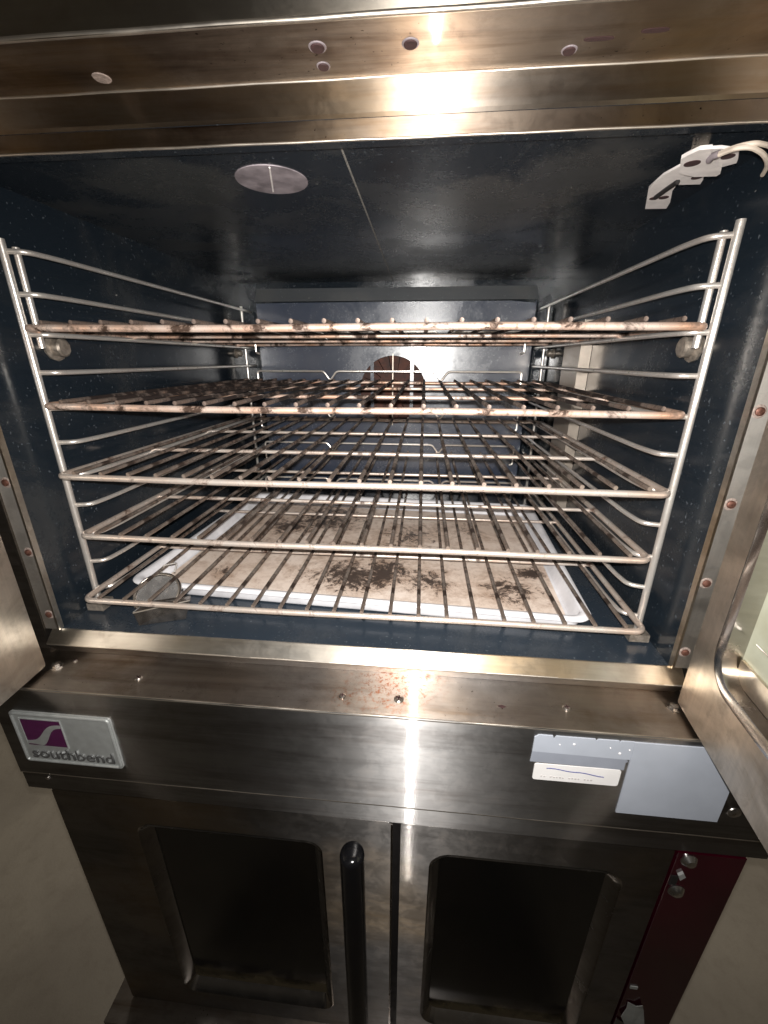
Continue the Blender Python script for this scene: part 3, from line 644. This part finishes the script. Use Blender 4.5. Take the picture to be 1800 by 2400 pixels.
bm = B(); box(bm, .0655, .0753, DY + .008, DY + .05, DZ0, DZ1); obj('door_seal', bm, 'gasket', dl)
# handle of the left door
bm = B(); tube(bm, [(.0185, DY - .036, -.675 - .43 * i / 20) for i in range(21)], .0150, 28)
lathe(bm, [(.0150, 0), (.0145, .003), (.012, .006), (.006, .0078), (.001, .008)], (.0185, DY - .036, -.675), (0, 0, 1), 28)
h = obj('handle', bm, 'black', dl, True)
for z in (-.83, -1.09):
    bm = B(); box(bm, .012, .028, DY - .0245, DY - .0005, z - .011, z + .011); obj('handle_post', bm, 'black', h, bev=.002)
# control panel column
bm = B(); box(bm, .4085, .4845, DY - .003, .60, -1.24, -.664); cp = obj('control_panel', bm, 'burgundy', lo, bev=.003)
def knob(x, z, r):
    bm = B(); lathe(bm, [(r, 0), (r, .0015), (r * .55, .006), (r * .2, .0065)], (x, DY - .003, z), (0, -1, 0), 24); obj('knob', bm, 'spun', cp, True)
M['spun'] = steel('spun_silver_cap', base=(.72, .72, .70), amount=.1, rough=.22, aniso=0, seed=21)
knob(.4220, -.675, .0095); knob(.4205, -.733, .0100)
bm = B(); prism(bm, [(.415, DY - .003, -.701), (.420, DY - .003, -.696), (.424, DY - .003, -.703), (.419, DY - .003, -.710)], (0, -1, 0), .003); obj('switch_tab', bm, 'silver', cp, bev=.0006)
bm = B(); box(bm, .409, .4175, DY - .0045, DY - .0032, -.722, -.705); obj('switch_slot', bm, 'gasket', cp)
# torn paper hanging on the column and lower steel trim
pp = [(.413, -.985), (.425, -.990), (.432, -.983), (.438, -1.000), (.449, -1.048), (.443, -1.060), (.431, -1.050), (.420, -1.046), (.409, -1.020), (.4145, -1.002)]
bm = B(); prism(bm, [(x, DY - .0042 - .004 * ((i * 7) % 3) / 3, z) for i, (x, z) in ((i_, (p_[0] + .002, p_[1] - .012)) for i_, p_ in enumerate(pp))], (0, -1, 0), .0008); obj('torn_label', bm, 'glue', cp)
bm = B(); box(bm, .411, .421, DY - .0045, DY - .0032, -.962, -.956); obj('label_scrap', bm, 'glue', cp)
bm = B(); prism(bm, [(.4085, DY - .0035, -1.045), (.480, DY - .0035, -1.10), (.480, DY - .0035, -1.22), (.4085, DY - .0035, -1.22)], (0, -1, 0), .002); obj('kick_plate', bm, 'panel', cp, bev=.0006)
bm = B(); box(bm, -.436, .48, -.150, -.05, -1.215, -1.202); obj('lower_ledge', bm, 'ledge', lo, bev=.0015)
bm = B(); box(bm, -.436, .48, -.1515, -.149, -1.36, -1.217); obj('lower_panel', bm, 'panel', lo, bev=.0015)
for x in (-.39, .42):
    for y in (-.02, .60):
        bm = B(); box(bm, x - .02, x + .02, y - .02, y + .02, FZ, -1.361); obj('leg', bm, 'black', lo, bev=.003)
bm = B(); lathe(bm, [(.003, 0), (.0025, .002)], (-.400, YL - .0006, -.640), (0, -1, 0), 12); obj('screw', bm, 'screw', lo, True)
